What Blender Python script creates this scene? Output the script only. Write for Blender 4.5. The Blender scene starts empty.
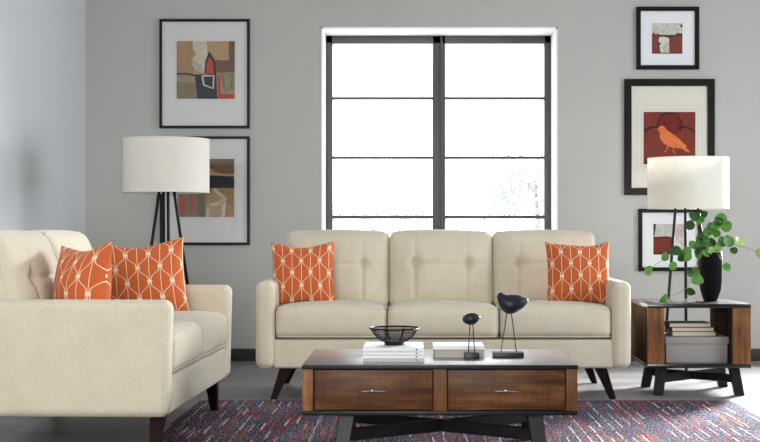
import bpy, bmesh, math, random
from mathutils import Vector, Matrix, Euler

C = bpy.context.scene.collection
SC = bpy.context.scene
R = math.radians

# ------------------------------------------------------------------ camera
F, PX, PY, H = 1300.0, 413.0, 228.0, 0.95          # focal length in pixels, vanishing point, eye height
cam_d = bpy.data.cameras.new('camera')
cam_d.sensor_width = 36.0
cam_d.lens = F / 760.0 * 36.0
cam_d.shift_x = -(PX - 380.0) / 760.0
cam_d.shift_y = (PY - 221.0) / 760.0
cam_d.clip_end = 300
cam = bpy.data.objects.new('camera', cam_d)
C.objects.link(cam)
cam.location = (0, 0, H)
cam.rotation_euler = (R(90), 0, 0)
SC.camera = cam

# ------------------------------------------------------------------ world, lights, exposure
w = bpy.data.worlds.new('sky')
SC.world = w
w.use_nodes = True
bg = w.node_tree.nodes['Background']
bg.inputs['Color'].default_value = (0.90, 0.95, 1.0, 1)
bg.inputs['Strength'].default_value = 4.5
SC.view_settings.view_transform = 'Standard'
SC.view_settings.look = 'None'
SC.view_settings.gamma = 1.0
SC.view_settings.use_curve_mapping = False
SC.view_settings.exposure = 0.0


def area(name, loc, aim, sx, sy, power, col=(1, 1, 1), portal=False, spread=180):
    d = bpy.data.lights.new(name, 'AREA')
    d.shape = 'RECTANGLE'
    d.size, d.size_y = sx, sy
    d.energy = power
    d.color = col
    d.spread = R(spread)
    if portal:
        d.cycles.is_portal = True
    o = bpy.data.objects.new(name, d)
    C.objects.link(o)
    o.location = loc
    o.rotation_euler = (Vector(aim) - Vector(loc)).to_track_quat('-Z', 'Y').to_euler()
    return o


# daylight through the seen and back-side windows; right and front openings are added fill
WX0, WX1, WZ0, WZ1 = -0.657, 1.034, 0.58, 2.386
area('daylight_portal_back', (0.19, 9.76, 1.48), (0.19, 0, 1.48), 1.70, 1.82, 1, portal=True)
area('daylight_back_side', (3.38, 9.60, 1.62), (0.45, 5.9, 0.3), 0.45, 0.9, 160, (0.96, 0.985, 1.0), spread=75)
area('fill_right', (5.12, 5.6, 1.6), (0, 7.5, 1.2), 3.0, 1.9, 85, (0.82, 0.91, 1.0))  # added cool fill at an unseen right opening, lifts the walls
area('fill_front', (-0.8, -1.55, 1.6), (-1.1, 5.3, 0.6), 2.2, 1.8, 42, (1.0, 0.975, 0.94), spread=70)  # added warm fill from behind the camera, brightens the loveseat's near side
area('daylight_portal_right', (5.1, 5.2, 1.6), (0, 5.2, 1.6), 3.6, 2.2, 1, portal=True)
area('daylight_portal_front', (-0.8, -1.57, 1.6), (-0.8, 7, 1.6), 2.4, 2.0, 1, portal=True)

# ------------------------------------------------------------------ materials
M = {}


def mat(name, col, rough=0.6, metal=0.0, spec=0.5, bump=None, var=None, coords='Object', sheen=0.0):
    """bump=(scale, strength, distance); var=(scale, second colour, amount)"""
    m = bpy.data.materials.new(name)
    m.use_nodes = True
    nt = m.node_tree
    b = nt.nodes['Principled BSDF']
    b.inputs['Base Color'].default_value = (*col, 1)
    b.inputs['Roughness'].default_value = rough
    b.inputs['Metallic'].default_value = metal
    b.inputs['Specular IOR Level'].default_value = spec
    b.inputs['Sheen Weight'].default_value = sheen
    tc = nt.nodes.new('ShaderNodeTexCoord')
    if var:
        n = nt.nodes.new('ShaderNodeTexNoise')
        n.inputs['Scale'].default_value = var[0]
        n.inputs['Detail'].default_value = 4
        nt.links.new(tc.outputs[coords], n.inputs['Vector'])
        mx = nt.nodes.new('ShaderNodeMix')
        mx.data_type = 'RGBA'
        mx.inputs[6].default_value = (*col, 1)
        mx.inputs[7].default_value = (*var[1], 1)
        mr = nt.nodes.new('ShaderNodeMapRange')
        mr.inputs[1].default_value, mr.inputs[2].default_value = 0.35, 0.65
        mr.inputs[4].default_value = var[2]
        nt.links.new(n.outputs['Fac'], mr.inputs[0])
        nt.links.new(mr.outputs[0], mx.inputs[0])
        nt.links.new(mx.outputs[2], b.inputs['Base Color'])
    if bump:
        n = nt.nodes.new('ShaderNodeTexNoise')
        n.inputs['Scale'].default_value = bump[0]
        n.inputs['Detail'].default_value = 3
        nt.links.new(tc.outputs[coords], n.inputs['Vector'])
        bp = nt.nodes.new('ShaderNodeBump')
        bp.inputs['Strength'].default_value = bump[1]
        bp.inputs['Distance'].default_value = bump[2]
        nt.links.new(n.outputs['Fac'], bp.inputs['Height'])
        nt.links.new(bp.outputs[0], b.inputs['Normal'])
    M[name] = m
    return m


class G:
    """small node-graph helper"""
    def __init__(s, m):
        s.nt = m.node_tree

    def n(s, t, **k):
        x = s.nt.nodes.new('ShaderNode' + t)
        for a, v in k.items():
            setattr(x, a, v)
        return x

    def put(s, sock, v):
        if isinstance(v, (int, float)):
            sock.default_value = v
        elif isinstance(v, (tuple, list)):
            sock.default_value = v
        else:
            s.nt.links.new(v, sock)

    def m(s, op, a, b=0.0, c=None):
        x = s.n('Math', operation=op)
        s.put(x.inputs[0], a)
        s.put(x.inputs[1], b)
        if c is not None:
            s.put(x.inputs[2], c)
        return x.outputs[0]

    def mix(s, f, a, b, blend='MIX'):
        x = s.n('Mix', data_type='RGBA', blend_type=blend)
        s.put(x.inputs[0], f)
        s.put(x.inputs[6], a)
        s.put(x.inputs[7], b)
        return x.outputs[2]

    def mapping(s, vec, scale=(1, 1, 1), rot=(0, 0, 0), loc=(0, 0, 0)):
        x = s.n('Mapping')
        s.put(x.inputs['Vector'], vec)
        x.inputs['Scale'].default_value = scale
        x.inputs['Rotation'].default_value = rot
        x.inputs['Location'].default_value = loc
        return x.outputs[0]

    def noise(s, vec, scale, detail=3, rough=0.5):
        x = s.n('TexNoise')
        s.put(x.inputs['Vector'], vec)
        x.inputs['Scale'].default_value = scale
        x.inputs['Detail'].default_value = detail
        x.inputs['Roughness'].default_value = rough
        return x.outputs['Fac']

    def white(s, x, y=None):
        if y is None:
            q = s.n('TexWhiteNoise', noise_dimensions='1D')
            s.put(q.inputs['W'], x)
        else:
            q = s.n('TexWhiteNoise', noise_dimensions='2D')
            cb = s.n('CombineXYZ')
            s.put(cb.inputs[0], x)
            s.put(cb.inputs[1], y)
            s.nt.links.new(cb.outputs[0], q.inputs['Vector'])
        return q.outputs['Value']

    def ramp(s, f, stops, interp='LINEAR'):
        x = s.n('ValToRGB')
        s.put(x.inputs[0], f)
        cr = x.color_ramp
        cr.interpolation = interp
        while len(cr.elements) < len(stops):
            cr.elements.new(0.5)
        for e, (p, c) in zip(cr.elements, stops):
            e.position = p
            e.color = (*c, 1)
        return x.outputs[0]

    def bump(s, h, strength, dist):
        x = s.n('Bump')
        x.inputs['Strength'].default_value = strength
        x.inputs['Distance'].default_value = dist
        s.put(x.inputs['Height'], h)
        return x.outputs[0]


def wood(name, dark, mid, light, rough, along='X', saw=0.0, spec=0.5, planks=0.0):
    m = mat(name, mid, rough, spec=spec)
    g = G(m)
    b = m.node_tree.nodes['Principled BSDF']
    tc = g.n('TexCoord').outputs['Object']
    sc = {'X': (1.2, 14, 14), 'Y': (14, 1.2, 14), 'Z': (14, 14, 1.2)}[along]
    v = g.mapping(tc, sc)
    f = g.noise(v, 3.0, 6, 0.62)
    big = g.noise(g.mapping(tc, tuple(0.45 * q if q > 2 else q * 2.2 for q in sc)), 1.6, 3)
    f2 = g.m('ADD', g.m('MULTIPLY', f, 0.6), g.m('MULTIPLY', big, 0.4))
    col = g.ramp(f2, [(0.33, dark), (0.5, mid), (0.68, light)])
    if saw:
        sv = {'X': (55, 2.5, 2.5), 'Y': (2.5, 55, 2.5), 'Z': (2.5, 2.5, 55)}[along]
        s = g.noise(g.mapping(tc, sv), 2.0, 2)
        col = g.mix(g.m('MULTIPLY', g.m('SUBTRACT', s, 0.42), saw), col, (dark[0] * .6, dark[1] * .6, dark[2] * .6, 1))
    if planks:
        sx = g.n('SeparateXYZ')
        g.put(sx.inputs[0], tc)
        axis = {'X': 1, 'Y': 0, 'Z': 1}[along]
        q = g.m('DIVIDE', sx.outputs[axis], planks)
        rnd = g.white(g.m('FLOOR', q))
        fr = g.m('FRACT', q)
        edge = g.m('LESS_THAN', fr, 0.03)
        col = g.mix(g.m('MULTIPLY', rnd, 0.25), col, (light[0], light[1], light[2], 1))
        col = g.mix(edge, col, (dark[0] * .4, dark[1] * .4, dark[2] * .4, 1))
    g.put(b.inputs['Base Color'], col)
    g.put(b.inputs['Roughness'], g.m('ADD', g.m('MULTIPLY', f, 0.25), rough - 0.12))
    g.put(b.inputs['Normal'], g.bump(f, 0.25, 0.002))
    return m


def fabric(name, col, col2, scale=420.0, rough=0.9, sheen=0.15):
    m = mat(name, col, rough, spec=0.2, sheen=sheen)
    g = G(m)
    b = m.node_tree.nodes['Principled BSDF']
    tc = g.n('TexCoord').outputs['Object']
    a = g.noise(g.mapping(tc, (1, 1, 0.22)), scale, 2)
    c = g.noise(g.mapping(tc, (0.22, 0.22, 1)), scale, 2)
    f = g.m('MULTIPLY', g.m('ADD', a, c), 0.5)
    big = g.noise(tc, 9.0, 4)
    ff = g.m('ADD', g.m('MULTIPLY', f, 0.8), g.m('MULTIPLY', big, 0.2))
    mr = g.n('MapRange')
    g.put(mr.inputs[0], ff)
    mr.inputs[1].default_value, mr.inputs[2].default_value = 0.38, 0.62
    g.put(b.inputs['Base Color'], g.mix(mr.outputs[0], (*col, 1), (*col2, 1)))
    g.put(b.inputs['Normal'], g.bump(f, 0.35, 0.0015))
    return m


fabric('linen', (0.53, 0.470, 0.358), (0.66, 0.592, 0.472))
fabric('shade_linen', (0.80, 0.77, 0.70), (0.88, 0.86, 0.80), 300)
wood('walnut', (0.035, 0.013, 0.005), (0.10, 0.038, 0.013), (0.24, 0.10, 0.032), 0.45, 'X', 1.1, spec=0.2)
wood('post_wood', (0.06, 0.024, 0.009), (0.17, 0.070, 0.025), (0.36, 0.155, 0.050), 0.48, 'Z', 1.0, spec=0.2)
wood('espresso_top', (0.018, 0.013, 0.012), (0.045, 0.033, 0.030), (0.095, 0.078, 0.070), 0.22, 'X', 0.6, planks=0.115, spec=0.75)
wood('weathered_brown', (0.018, 0.011, 0.008), (0.045, 0.028, 0.020), (0.085, 0.056, 0.040), 0.85, 'Z', 0.8, planks=0.09, spec=0.0)
wood('lacquered_top', (0.020, 0.017, 0.016), (0.050, 0.042, 0.039), (0.095, 0.082, 0.076), 0.30, 'X', 0.5, planks=0.115, spec=0.8)
_b = M['lacquered_top'].node_tree.nodes['Principled BSDF']
_b.inputs['Coat Weight'].default_value = 1.0
_b.inputs['Coat Roughness'].default_value = 0.32
_b.inputs['Coat IOR'].default_value = 1.7
mat('espresso_leg', (0.016, 0.006, 0.006), 0.45, spec=0.08, bump=(60, 0.1, 0.001))
mat('black_wood', (0.007, 0.0075, 0.009), 0.42, spec=0.22, bump=(80, 0.15, 0.001), var=(20, (0.013, 0.013, 0.016), 0.8))
mat('black_metal', (0.005, 0.005, 0.0055), 0.4, spec=0.2, bump=(200, 0.05, 0.0005))
mat('dark_wire', (0.02, 0.02, 0.024), 0.35, metal=0.6, bump=(200, 0.05, 0.0005))
mat('silver', (0.55, 0.52, 0.47), 0.28, metal=1.0, bump=(150, 0.1, 0.0005))
mat('matt_navy_black', (0.008, 0.010, 0.016), 0.42, spec=0.35, bump=(90, 0.12, 0.0008))
mat('vase_black', (0.004, 0.004, 0.005), 0.55, spec=0.06, bump=(70, 0.3, 0.0015))
mat('wall_paint', (0.445, 0.438, 0.418), 0.85, spec=0.2, bump=(160, 0.06, 0.0008), var=(0.8, (0.43, 0.423, 0.403), 1.0))
mat('side_wall_paint', (0.67, 0.685, 0.70), 0.85, spec=0.2, bump=(160, 0.06, 0.0008), var=(0.8, (0.655, 0.67, 0.685), 1.0))
mat('white_paint', (0.80, 0.80, 0.80), 0.6, bump=(120, 0.05, 0.0005))
mat('ceiling_paint', (0.72, 0.72, 0.71), 0.9, bump=(120, 0.05, 0.0005))
mat('dark_skirting', (0.035, 0.034, 0.035), 0.5, spec=0.2, bump=(60, 0.05, 0.0005))
mat('window_steel', (0.075, 0.072, 0.077), 0.45, spec=0.4, bump=(80, 0.05, 0.0005))
mat('frame_black', (0.005, 0.005, 0.0055), 0.4, spec=0.15, bump=(80, 0.1, 0.0005))
mat('frame_brown_black', (0.010, 0.006, 0.0055), 0.4, spec=0.15, bump=(80, 0.1, 0.0005))
mat('mat_white', (0.74, 0.75, 0.76), 0.9, bump=(300, 0.05, 0.0004))
mat('mat_cream', (0.66, 0.64, 0.56), 0.9, bump=(300, 0.05, 0.0004))
mat('mat_grey', (0.60, 0.60, 0.585), 0.9, bump=(300, 0.05, 0.0004))
mat('paper', (0.78, 0.76, 0.70), 0.85, bump=(400, 0.2, 0.0006))
mat('page_cream', (0.66, 0.58, 0.44), 0.85, bump=(400, 0.2, 0.0006))
mat('page_grey', (0.42, 0.39, 0.33), 0.85, bump=(400, 0.2, 0.0006))
mat('cover_white', (0.70, 0.70, 0.70), 0.35, bump=(120, 0.05, 0.0003))
mat('cover_grey', (0.42, 0.42, 0.43), 0.45, bump=(120, 0.05, 0.0003))
mat('cover_brown', (0.035, 0.022, 0.017), 0.5, bump=(120, 0.1, 0.0005))
mat('cover_tan', (0.30, 0.22, 0.15), 0.55, bump=(120, 0.1, 0.0005))
mat('box_grey', (0.28, 0.262, 0.245), 0.8, bump=(300, 0.3, 0.001), var=(40, (0.31, 0.29, 0.272), 0.7))
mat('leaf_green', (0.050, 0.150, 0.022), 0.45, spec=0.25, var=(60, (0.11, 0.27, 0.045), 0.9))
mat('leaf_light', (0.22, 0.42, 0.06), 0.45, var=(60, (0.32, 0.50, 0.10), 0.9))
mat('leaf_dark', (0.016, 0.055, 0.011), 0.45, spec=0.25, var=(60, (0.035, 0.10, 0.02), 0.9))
mat('stem_brown', (0.16, 0.13, 0.07), 0.6, bump=(200, 0.2, 0.0006))
mat('bark', (0.25, 0.22, 0.19), 0.8, bump=(8, 0.5, 0.02))
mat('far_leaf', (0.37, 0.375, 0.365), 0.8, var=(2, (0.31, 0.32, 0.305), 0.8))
for nm, c in {'dot_black': (0.02, 0.02, 0.02), 'dot_green': (0.02, 0.22, 0.15), 'dot_pink': (0.6, 0.10, 0.16),
              'art_ochre': (0.36, 0.22, 0.10), 'art_tan': (0.44, 0.30, 0.17), 'art_khaki': (0.30, 0.25, 0.15),
              'art_olive': (0.20, 0.165, 0.09), 'art_brown': (0.17, 0.10, 0.055), 'art_bone': (0.56, 0.52, 0.40),
              'art_stone': (0.42, 0.40, 0.33), 'art_navy': (0.020, 0.020, 0.030), 'art_red': (0.50, 0.055, 0.03),
              'art_maroon': (0.16, 0.018, 0.016), 'art_brick': (0.20, 0.036, 0.024), 'art_dark': (0.035, 0.022, 0.018),
              'art_orange': (0.66, 0.19, 0.055), 'art_cloud': (0.58, 0.57, 0.50), 'art_pale': (0.66, 0.63, 0.57),
              'art_pink': (0.58, 0.46, 0.45), 'art_line': (0.50, 0.49, 0.45)}.items():
    mat(nm, c, 0.8, spec=0.2, var=(55, tuple(q * 0.72 for q in c), 0.9))

# thin glass
m = bpy.data.materials.new('thin_glass')
m.use_nodes = True
g = G(m)
nt = m.node_tree
nt.nodes.remove(nt.nodes['Principled BSDF'])
tr = g.n('BsdfTransparent')
gl = g.n('BsdfGlossy')
gl.inputs['Roughness'].default_value = 0.02
ge = g.n('NewGeometry')
dp = g.n('VectorMath', operation='DOT_PRODUCT')
g.put(dp.inputs[0], ge.outputs['Normal'])
g.put(dp.inputs[1], ge.outputs['Incoming'])
fr = g.m('ADD', 0.022, g.m('MULTIPLY', g.m('POWER', g.m('SUBTRACT', 1.0, g.m('ABSOLUTE', dp.outputs['Value'])), 5.0), 0.9))
ms = g.n('MixShader')
g.put(ms.inputs[0], fr)
g.put(ms.inputs[1], tr.outputs[0])
g.put(ms.inputs[2], gl.outputs[0])
g.put(nt.nodes['Material Output'].inputs['Surface'], ms.outputs[0])
M['thin_glass'] = m

# translucent lamp shade
m = M['shade_linen']
g = G(m)
b = m.node_tree.nodes['Principled BSDF']
tl = g.n('BsdfTranslucent')
tl.inputs['Color'].default_value = (0.80, 0.77, 0.70, 1)
ms = g.n('MixShader')
ms.inputs[0].default_value = 0.35
g.put(ms.inputs[1], b.outputs[0])
g.put(ms.inputs[2], tl.outputs[0])
g.put(m.node_tree.nodes['Material Output'].inputs['Surface'], ms.outputs[0])

# floor: grey boards running across the room
m = mat('floor_boards', (0.3, 0.29, 0.28), 0.42)
g = G(m)
b = m.node_tree.nodes['Principled BSDF']
tc = g.n('TexCoord').outputs['Object']
sx = g.n('SeparateXYZ')
g.put(sx.inputs[0], tc)
row = g.m('DIVIDE', sx.outputs[1], 0.19)
ri = g.m('FLOOR', row)
off = g.m('MULTIPLY', g.white(ri), 1.7)
col_i = g.m('FLOOR', g.m('ADD', g.m('DIVIDE', sx.outputs[0], 1.7), off))
rnd = g.white(ri, col_i)
grain = g.noise(g.mapping(tc, (1.0, 16, 1)), 3.0, 5, 0.6)
base = g.ramp(g.m('ADD', g.m('MULTIPLY', rnd, 0.45), g.m('MULTIPLY', grain, 0.55)),
              [(0.2, (0.145, 0.138, 0.134)), (0.55, (0.20, 0.192, 0.187)), (0.85, (0.27, 0.26, 0.253))])
seam = g.m('LESS_THAN', g.m('FRACT', row), 0.025)
g.put(b.inputs['Base Color'], g.mix(g.m('MULTIPLY', seam, 0.7), base, (0.09, 0.085, 0.08, 1)))
g.put(b.inputs['Normal'], g.bump(grain, 0.12, 0.001))

# rug: woven dashes running along the depth of the room
m = mat('rug_weave', (0.1, 0.1, 0.15), 0.95, spec=0.1)
g = G(m)
b = m.node_tree.nodes['Principled BSDF']
tc = g.n('TexCoord').outputs['Object']
sx = g.n('SeparateXYZ')
g.put(sx.inputs[0], tc)
wob = g.noise(g.mapping(tc, (2.5, 7, 1)), 2.0, 3)
xx = g.m('ADD', sx.outputs[0], g.m('MULTIPLY', g.m('SUBTRACT', wob, 0.5), 0.016))
zone = g.noise(g.mapping(tc, (2.2, 1.1, 1)), 1.5, 2)
grain = g.noise(g.mapping(tc, (105, 38, 1)), 1.0, 2, 0.7)
g2 = g.m('ADD', grain, g.m('MULTIPLY', g.m('SUBTRACT', zone, 0.5), 0.25))
col = g.ramp(g2, [(0.0, (0.010, 0.011, 0.020)), (0.40, (0.026, 0.031, 0.056)), (0.465, (0.060, 0.078, 0.125)), (0.51, (0.13, 0.035, 0.04)),
                  (0.535, (0.095, 0.12, 0.175)), (0.58, (0.21, 0.23, 0.275)), (0.65, (0.40, 0.39, 0.40))], 'CONSTANT')


def dashes(col, pitch, length, width, on, shift, stops):
    q = g.m('ADD', g.m('DIVIDE', xx, pitch), shift)
    row = g.m('FLOOR', q)
    rr = g.white(g.m('ADD', row, shift * 7.3))
    sy = g.m('ADD', g.m('DIVIDE', sx.outputs[1], length), g.m('MULTIPLY', rr, 17.0))
    rnd = g.white(row, g.m('ADD', g.m('FLOOR', sy), shift * 3.1))
    hue = g.white(g.m('ADD', row, 31.7), g.m('ADD', g.m('FLOOR', sy), shift * 5.7))
    inx = g.m('LESS_THAN', g.m('ABSOLUTE', g.m('SUBTRACT', g.m('FRACT', q), 0.5)), width)
    iny = g.m('LESS_THAN', g.m('FRACT', sy), 0.82)
    k = g.m('MULTIPLY', g.m('MULTIPLY', inx, iny), g.m('LESS_THAN', rnd, on))
    k = g.m('MULTIPLY', k, g.m('GREATER_THAN', grain, 0.42))
    return g.mix(k, col, g.ramp(hue, stops, 'CONSTANT'))


warm = [(0.0, (0.30, 0.045, 0.045)), (0.32, (0.42, 0.11, 0.045)), (0.55, (0.17, 0.03, 0.045)), (0.72, (0.50, 0.19, 0.08)), (0.84, (0.34, 0.06, 0.075))]
pale = [(0.0, (0.66, 0.62, 0.57)), (0.45, (0.55, 0.42, 0.32)), (0.7, (0.46, 0.50, 0.56))]
col = dashes(col, 0.036, 0.24, 0.13, 0.55, 0.0, warm)
col = dashes(col, 0.029, 0.30, 0.12, 0.42, 0.37, warm)
col = dashes(col, 0.050, 0.26, 0.070, 0.45, 0.71, pale)
g.put(b.inputs['Base Color'], col)
g.put(b.inputs['Normal'], g.bump(grain, 0.6, 0.005))

# orange cushion cover with a cream ogee lattice
m = mat('orange_lattice', (0.5, 0.1, 0.02), 0.85, spec=0.2, sheen=0.1)
g = G(m)
b = m.node_tree.nodes['Principled BSDF']
uv = g.n('TexCoord').outputs['UV']
sx = g.n('SeparateXYZ')
g.put(sx.inputs[0], uv)
u, v = sx.outputs[0], sx.outputs[1]
a = g.m('ABSOLUTE', g.m('SUBTRACT', g.m('FRACT', g.m('ADD', u, 0.5)), 0.5))      # 0 on even columns, 0.5 on odd ones
tv = g.m('ABSOLUTE', g.m('SUBTRACT', g.m('FRACT', g.m('DIVIDE', g.m('ADD', v, 1.0), 2.0)), 0.5))   # 0..0.5 triangle
t = g.m('SUBTRACT', 1.0, g.m('MULTIPLY', tv, 2.0))                                 # 0 at even rows, 1 at odd rows
ms_ = g.n('MapRange', interpolation_type='SMOOTHSTEP')
g.put(ms_.inputs[0], t)
ms_.inputs[1].default_value, ms_.inputs[2].default_value = 0.17, 0.84
ms_.inputs[3].default_value, ms_.inputs[4].default_value = 0.065, 0.435
l1 = g.m('LESS_THAN', g.m('ABSOLUTE', g.m('SUBTRACT', a, ms_.outputs[0])), 0.019)
l2 = g.m('LESS_THAN', a, 0.014)
l3 = g.m('GREATER_THAN', a, 0.486)
hub0 = g.m('MULTIPLY', g.m('LESS_THAN', a, 0.105), g.m('LESS_THAN', t, 0.09))
hub1 = g.m('MULTIPLY', g.m('GREATER_THAN', a, 0.395), g.m('GREATER_THAN', t, 0.91))
ln = g.m('MAXIMUM', g.m('MAXIMUM', l1, g.m('MAXIMUM', l2, l3)), g.m('MAXIMUM', hub0, hub1))
tcn = g.noise(g.mapping(g.n('TexCoord').outputs['Object'], (1, 1, 1)), 350.0, 2)
oc = g.mix(tcn, (0.43, 0.085, 0.022, 1), (0.60, 0.135, 0.036, 1))
g.put(b.inputs['Base Color'], g.mix(ln, oc, (0.78, 0.62, 0.44, 1)))
g.put(b.inputs['Normal'], g.bump(g.m('ADD', tcn, ln), 0.3, 0.0012))

# ------------------------------------------------------------------ mesh helpers


def finish(bm, angle=35):
    bmesh.ops.recalc_face_normals(bm, faces=bm.faces)
    for f in bm.faces:
        f.smooth = True
    lim = R(angle)
    for e in bm.edges:
        if len(e.link_faces) == 2:
            e.smooth = e.calc_face_angle(0) < lim
        else:
            e.smooth = True


def obj(name, bm, mats, parent=None, angle=35, recalc=True):
    if recalc:
        finish(bm, angle)
    me = bpy.data.meshes.new(name)
    bm.to_mesh(me)
    bm.free()
    for k in ([mats] if isinstance(mats, str) else mats):
        me.materials.append(M[k])
    o = bpy.data.objects.new(name, me)
    C.objects.link(o)
    if parent:
        o.parent = parent
    return o


def tag(o, label, cat, group=None):
    o['label'] = label
    o['category'] = cat
    if group:
        o['group'] = group
    return o


def thing(name, label, cat, loc=(0, 0, 0), rz=0.0, group=None):
    o = bpy.data.objects.new(name, None)
    o.empty_display_size = 0.1
    C.objects.link(o)
    o.location = loc
    o.rotation_euler = (0, 0, rz)
    return tag(o, label, cat, group)


def struct(name, bm, mats, parent=None):
    o = obj(name, bm, mats, parent)
    o['kind'] = 'structure'
    return o


def add_box(bm, x0, x1, y0, y1, z0, z1, bev=0.0, seg=2, mi=0, M4=None):
    t = bmesh.new()
    bmesh.ops.create_cube(t, size=1.0)
    for v in t.verts:
        v.co = Vector(((x0 + x1) / 2 + v.co.x * (x1 - x0), (y0 + y1) / 2 + v.co.y * (y1 - y0), (z0 + z1) / 2 + v.co.z * (z1 - z0)))
    if bev:
        bmesh.ops.bevel(t, geom=list(t.edges), offset=bev, segments=seg, profile=0.5, affect='EDGES', clamp_overlap=True)
    merge(bm, t, mi, M4)


def merge(bm, t, mi=0, M4=None):
    if M4 is not None:
        bmesh.ops.transform(t, matrix=M4, verts=t.verts)
    mp = {}
    for v in t.verts:
        mp[v] = bm.verts.new(v.co)
    for f in t.faces:
        try:
            nf = bm.faces.new([mp[v] for v in f.verts])
            nf.material_index = mi
        except ValueError:
            pass
    t.free()


def box(x0, x1, y0, y1, z0, z1, bev=0.0, seg=2):
    bm = bmesh.new()
    add_box(bm, x0, x1, y0, y1, z0, z1, bev, seg)
    return bm


def rounded(hx, hy, hz, r, n=10, k=4, fn=None, loc=(0, 0, 0)):
    """a box with round edges of radius r, n spans per flat side and k per edge, then moved point by point by fn(p)"""
    bm = bmesh.new()

    def line(h):
        f = h - r
        pts = [-h + r * (1 - math.cos(i / k * math.pi / 2)) * 1.0 for i in range(k)]
        pts = [-f - r * math.tan((1 - i / k) * math.pi / 4) for i in range(k)]
        mid = [-f + 2 * f * i / n for i in range(n + 1)]
        return pts + mid + [-p for p in reversed(pts)]

    X, Y, Z = line(hx), line(hy), line(hz)
    cache = {}

    def vert(x, y, z):
        key = (round(x, 6), round(y, 6), round(z, 6))
        if key in cache:
            return cache[key]
        p = Vector((x, y, z))
        q = Vector((max(-hx + r, min(hx - r, x)), max(-hy + r, min(hy - r, y)), max(-hz + r, min(hz - r, z))))
        d = p - q
        if d.length > 1e-9:
            p = q + d.normalized() * r
        if fn:
            p = fn(p)
        cache[key] = bm.verts.new(p + Vector(loc))
        return cache[key]

    def face(A, B, put):
        for i in range(len(A) - 1):
            for j in range(len(B) - 1):
                bm.faces.new([vert(*put(A[i], B[j])), vert(*put(A[i + 1], B[j])), vert(*put(A[i + 1], B[j + 1])), vert(*put(A[i], B[j + 1]))])

    for s in (-1, 1):
        face(X, Y, lambda a, b: (a, b, s * hz))
        face(X, Z, lambda a, b: (a, s * hy, b))
        face(Y, Z, lambda a, b: (s * hx, a, b))
    return bm


def add_tube(bm, pts, r, seg=8, closed=False, r2=None, cap=True):
    pts = [Vector(p) for p in pts]
    n = len(pts)
    rings = []
    up = Vector((0, 0, 1))
    prev = None
    for i, p in enumerate(pts):
        if closed:
            d = pts[(i + 1) % n] - pts[i - 1]
        else:
            d = pts[min(i + 1, n - 1)] - pts[max(i - 1, 0)]
        d.normalize()
        if prev is None:
            a = d.cross(up if abs(d.z) < 0.95 else Vector((1, 0, 0))).normalized()
        else:
            a = (prev - d * prev.dot(d)).normalized()
        prev = a
        b_ = d.cross(a)
        rad = r if r2 is None else r + (r2 - r) * i / (n - 1)
        rings.append([bm.verts.new(p + (a * math.cos(2 * math.pi * j / seg) + b_ * math.sin(2 * math.pi * j / seg)) * rad) for j in range(seg)])
    m_ = n if closed else n - 1
    for i in range(m_):
        A, B = rings[i], rings[(i + 1) % n]
        sh = 0
        if closed and i == n - 1:
            sh = min(range(seg), key=lambda s: (A[0].co - B[s].co).length)
        for j in range(seg):
            bm.faces.new([A[j], A[(j + 1) % seg], B[(j + 1 + sh) % seg], B[(j + sh) % seg]])
    if cap and not closed:
        bm.faces.new(rings[0][::-1])
        bm.faces.new(rings[-1])


def tube(pts, r, seg=8, closed=False, r2=None):
    bm = bmesh.new()
    add_tube(bm, pts, r, seg, closed, r2)
    return bm


def lathe(prof, seg=32, close=False, loc=(0, 0, 0)):
    bm = bmesh.new()
    rings = []
    for (r, z) in prof:
        if r < 1e-6:
            rings.append([bm.verts.new((loc[0], loc[1], loc[2] + z))])
        else:
            rings.append([bm.verts.new((loc[0] + r * math.cos(2 * math.pi * j / seg), loc[1] + r * math.sin(2 * math.pi * j / seg), loc[2] + z)) for j in range(seg)])
    pairs = list(zip(rings, rings[1:]))
    if close:
        pairs.append((rings[-1], rings[0]))
    for A, B in pairs:
        for j in range(seg):
            k = (j + 1) % seg
            if len(A) == 1 and len(B) == 1:
                continue
            if len(A) == 1:
                bm.faces.new([A[0], B[k], B[j]])
            elif len(B) == 1:
                bm.faces.new([A[j], A[k], B[0]])
            else:
                bm.faces.new([A[j], A[k], B[k], B[j]])
    return bm


def hexa(bot, top):
    """a solid between two quads"""
    bm = bmesh.new()
    B = [bm.verts.new(p) for p in bot]
    T = [bm.verts.new(p) for p in top]
    bm.faces.new(B[::-1])
    bm.faces.new(T)
    for i in range(4):
        j = (i + 1) % 4
        bm.faces.new([B[i], B[j], T[j], T[i]])
    bmesh.ops.recalc_face_normals(bm, faces=bm.faces)
    bmesh.ops.bevel(bm, geom=list(bm.edges), offset=0.003, segments=1, affect='EDGES')
    return bm


def rect(cx, cy, cz, a, b):
    return [(cx - a, cy - b, cz), (cx + a, cy - b, cz), (cx + a, cy + b, cz), (cx - a, cy + b, cz)]


def at(px, py, Y):
    s = F / Y
    return Vector(((px - PX) / s, Y, H + (PY - py) / s))


# ------------------------------------------------------------------ the room
YB, XL, XR, YF, ZC = 9.29, -2.34, 5.05, -1.5, 3.0


def wall_panel(name, m, horizontal, pos, thick, a0, a1, openings):
    """a wall with rectangular openings (a0,a1,z0,z1); horizontal walls run along X at Y=pos"""
    bm = bmesh.new()

    def bx(p0, p1, z0, z1):
        if p1 - p0 < 1e-4 or z1 - z0 < 1e-4:
            return
        if horizontal:
            add_box(bm, p0, p1, min(pos, pos + thick), max(pos, pos + thick), z0, z1)
        else:
            add_box(bm, min(pos, pos + thick), max(pos, pos + thick), p0, p1, z0, z1)
    x = a0
    for (o0, o1, z0, z1) in openings:
        bx(x, o0, 0, ZC)
        bx(o0, o1, 0, z0)
        bx(o0, o1, z1, ZC)
        x = o1
    bx(x, a1, 0, ZC)
    return struct(name, bm, m)


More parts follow.
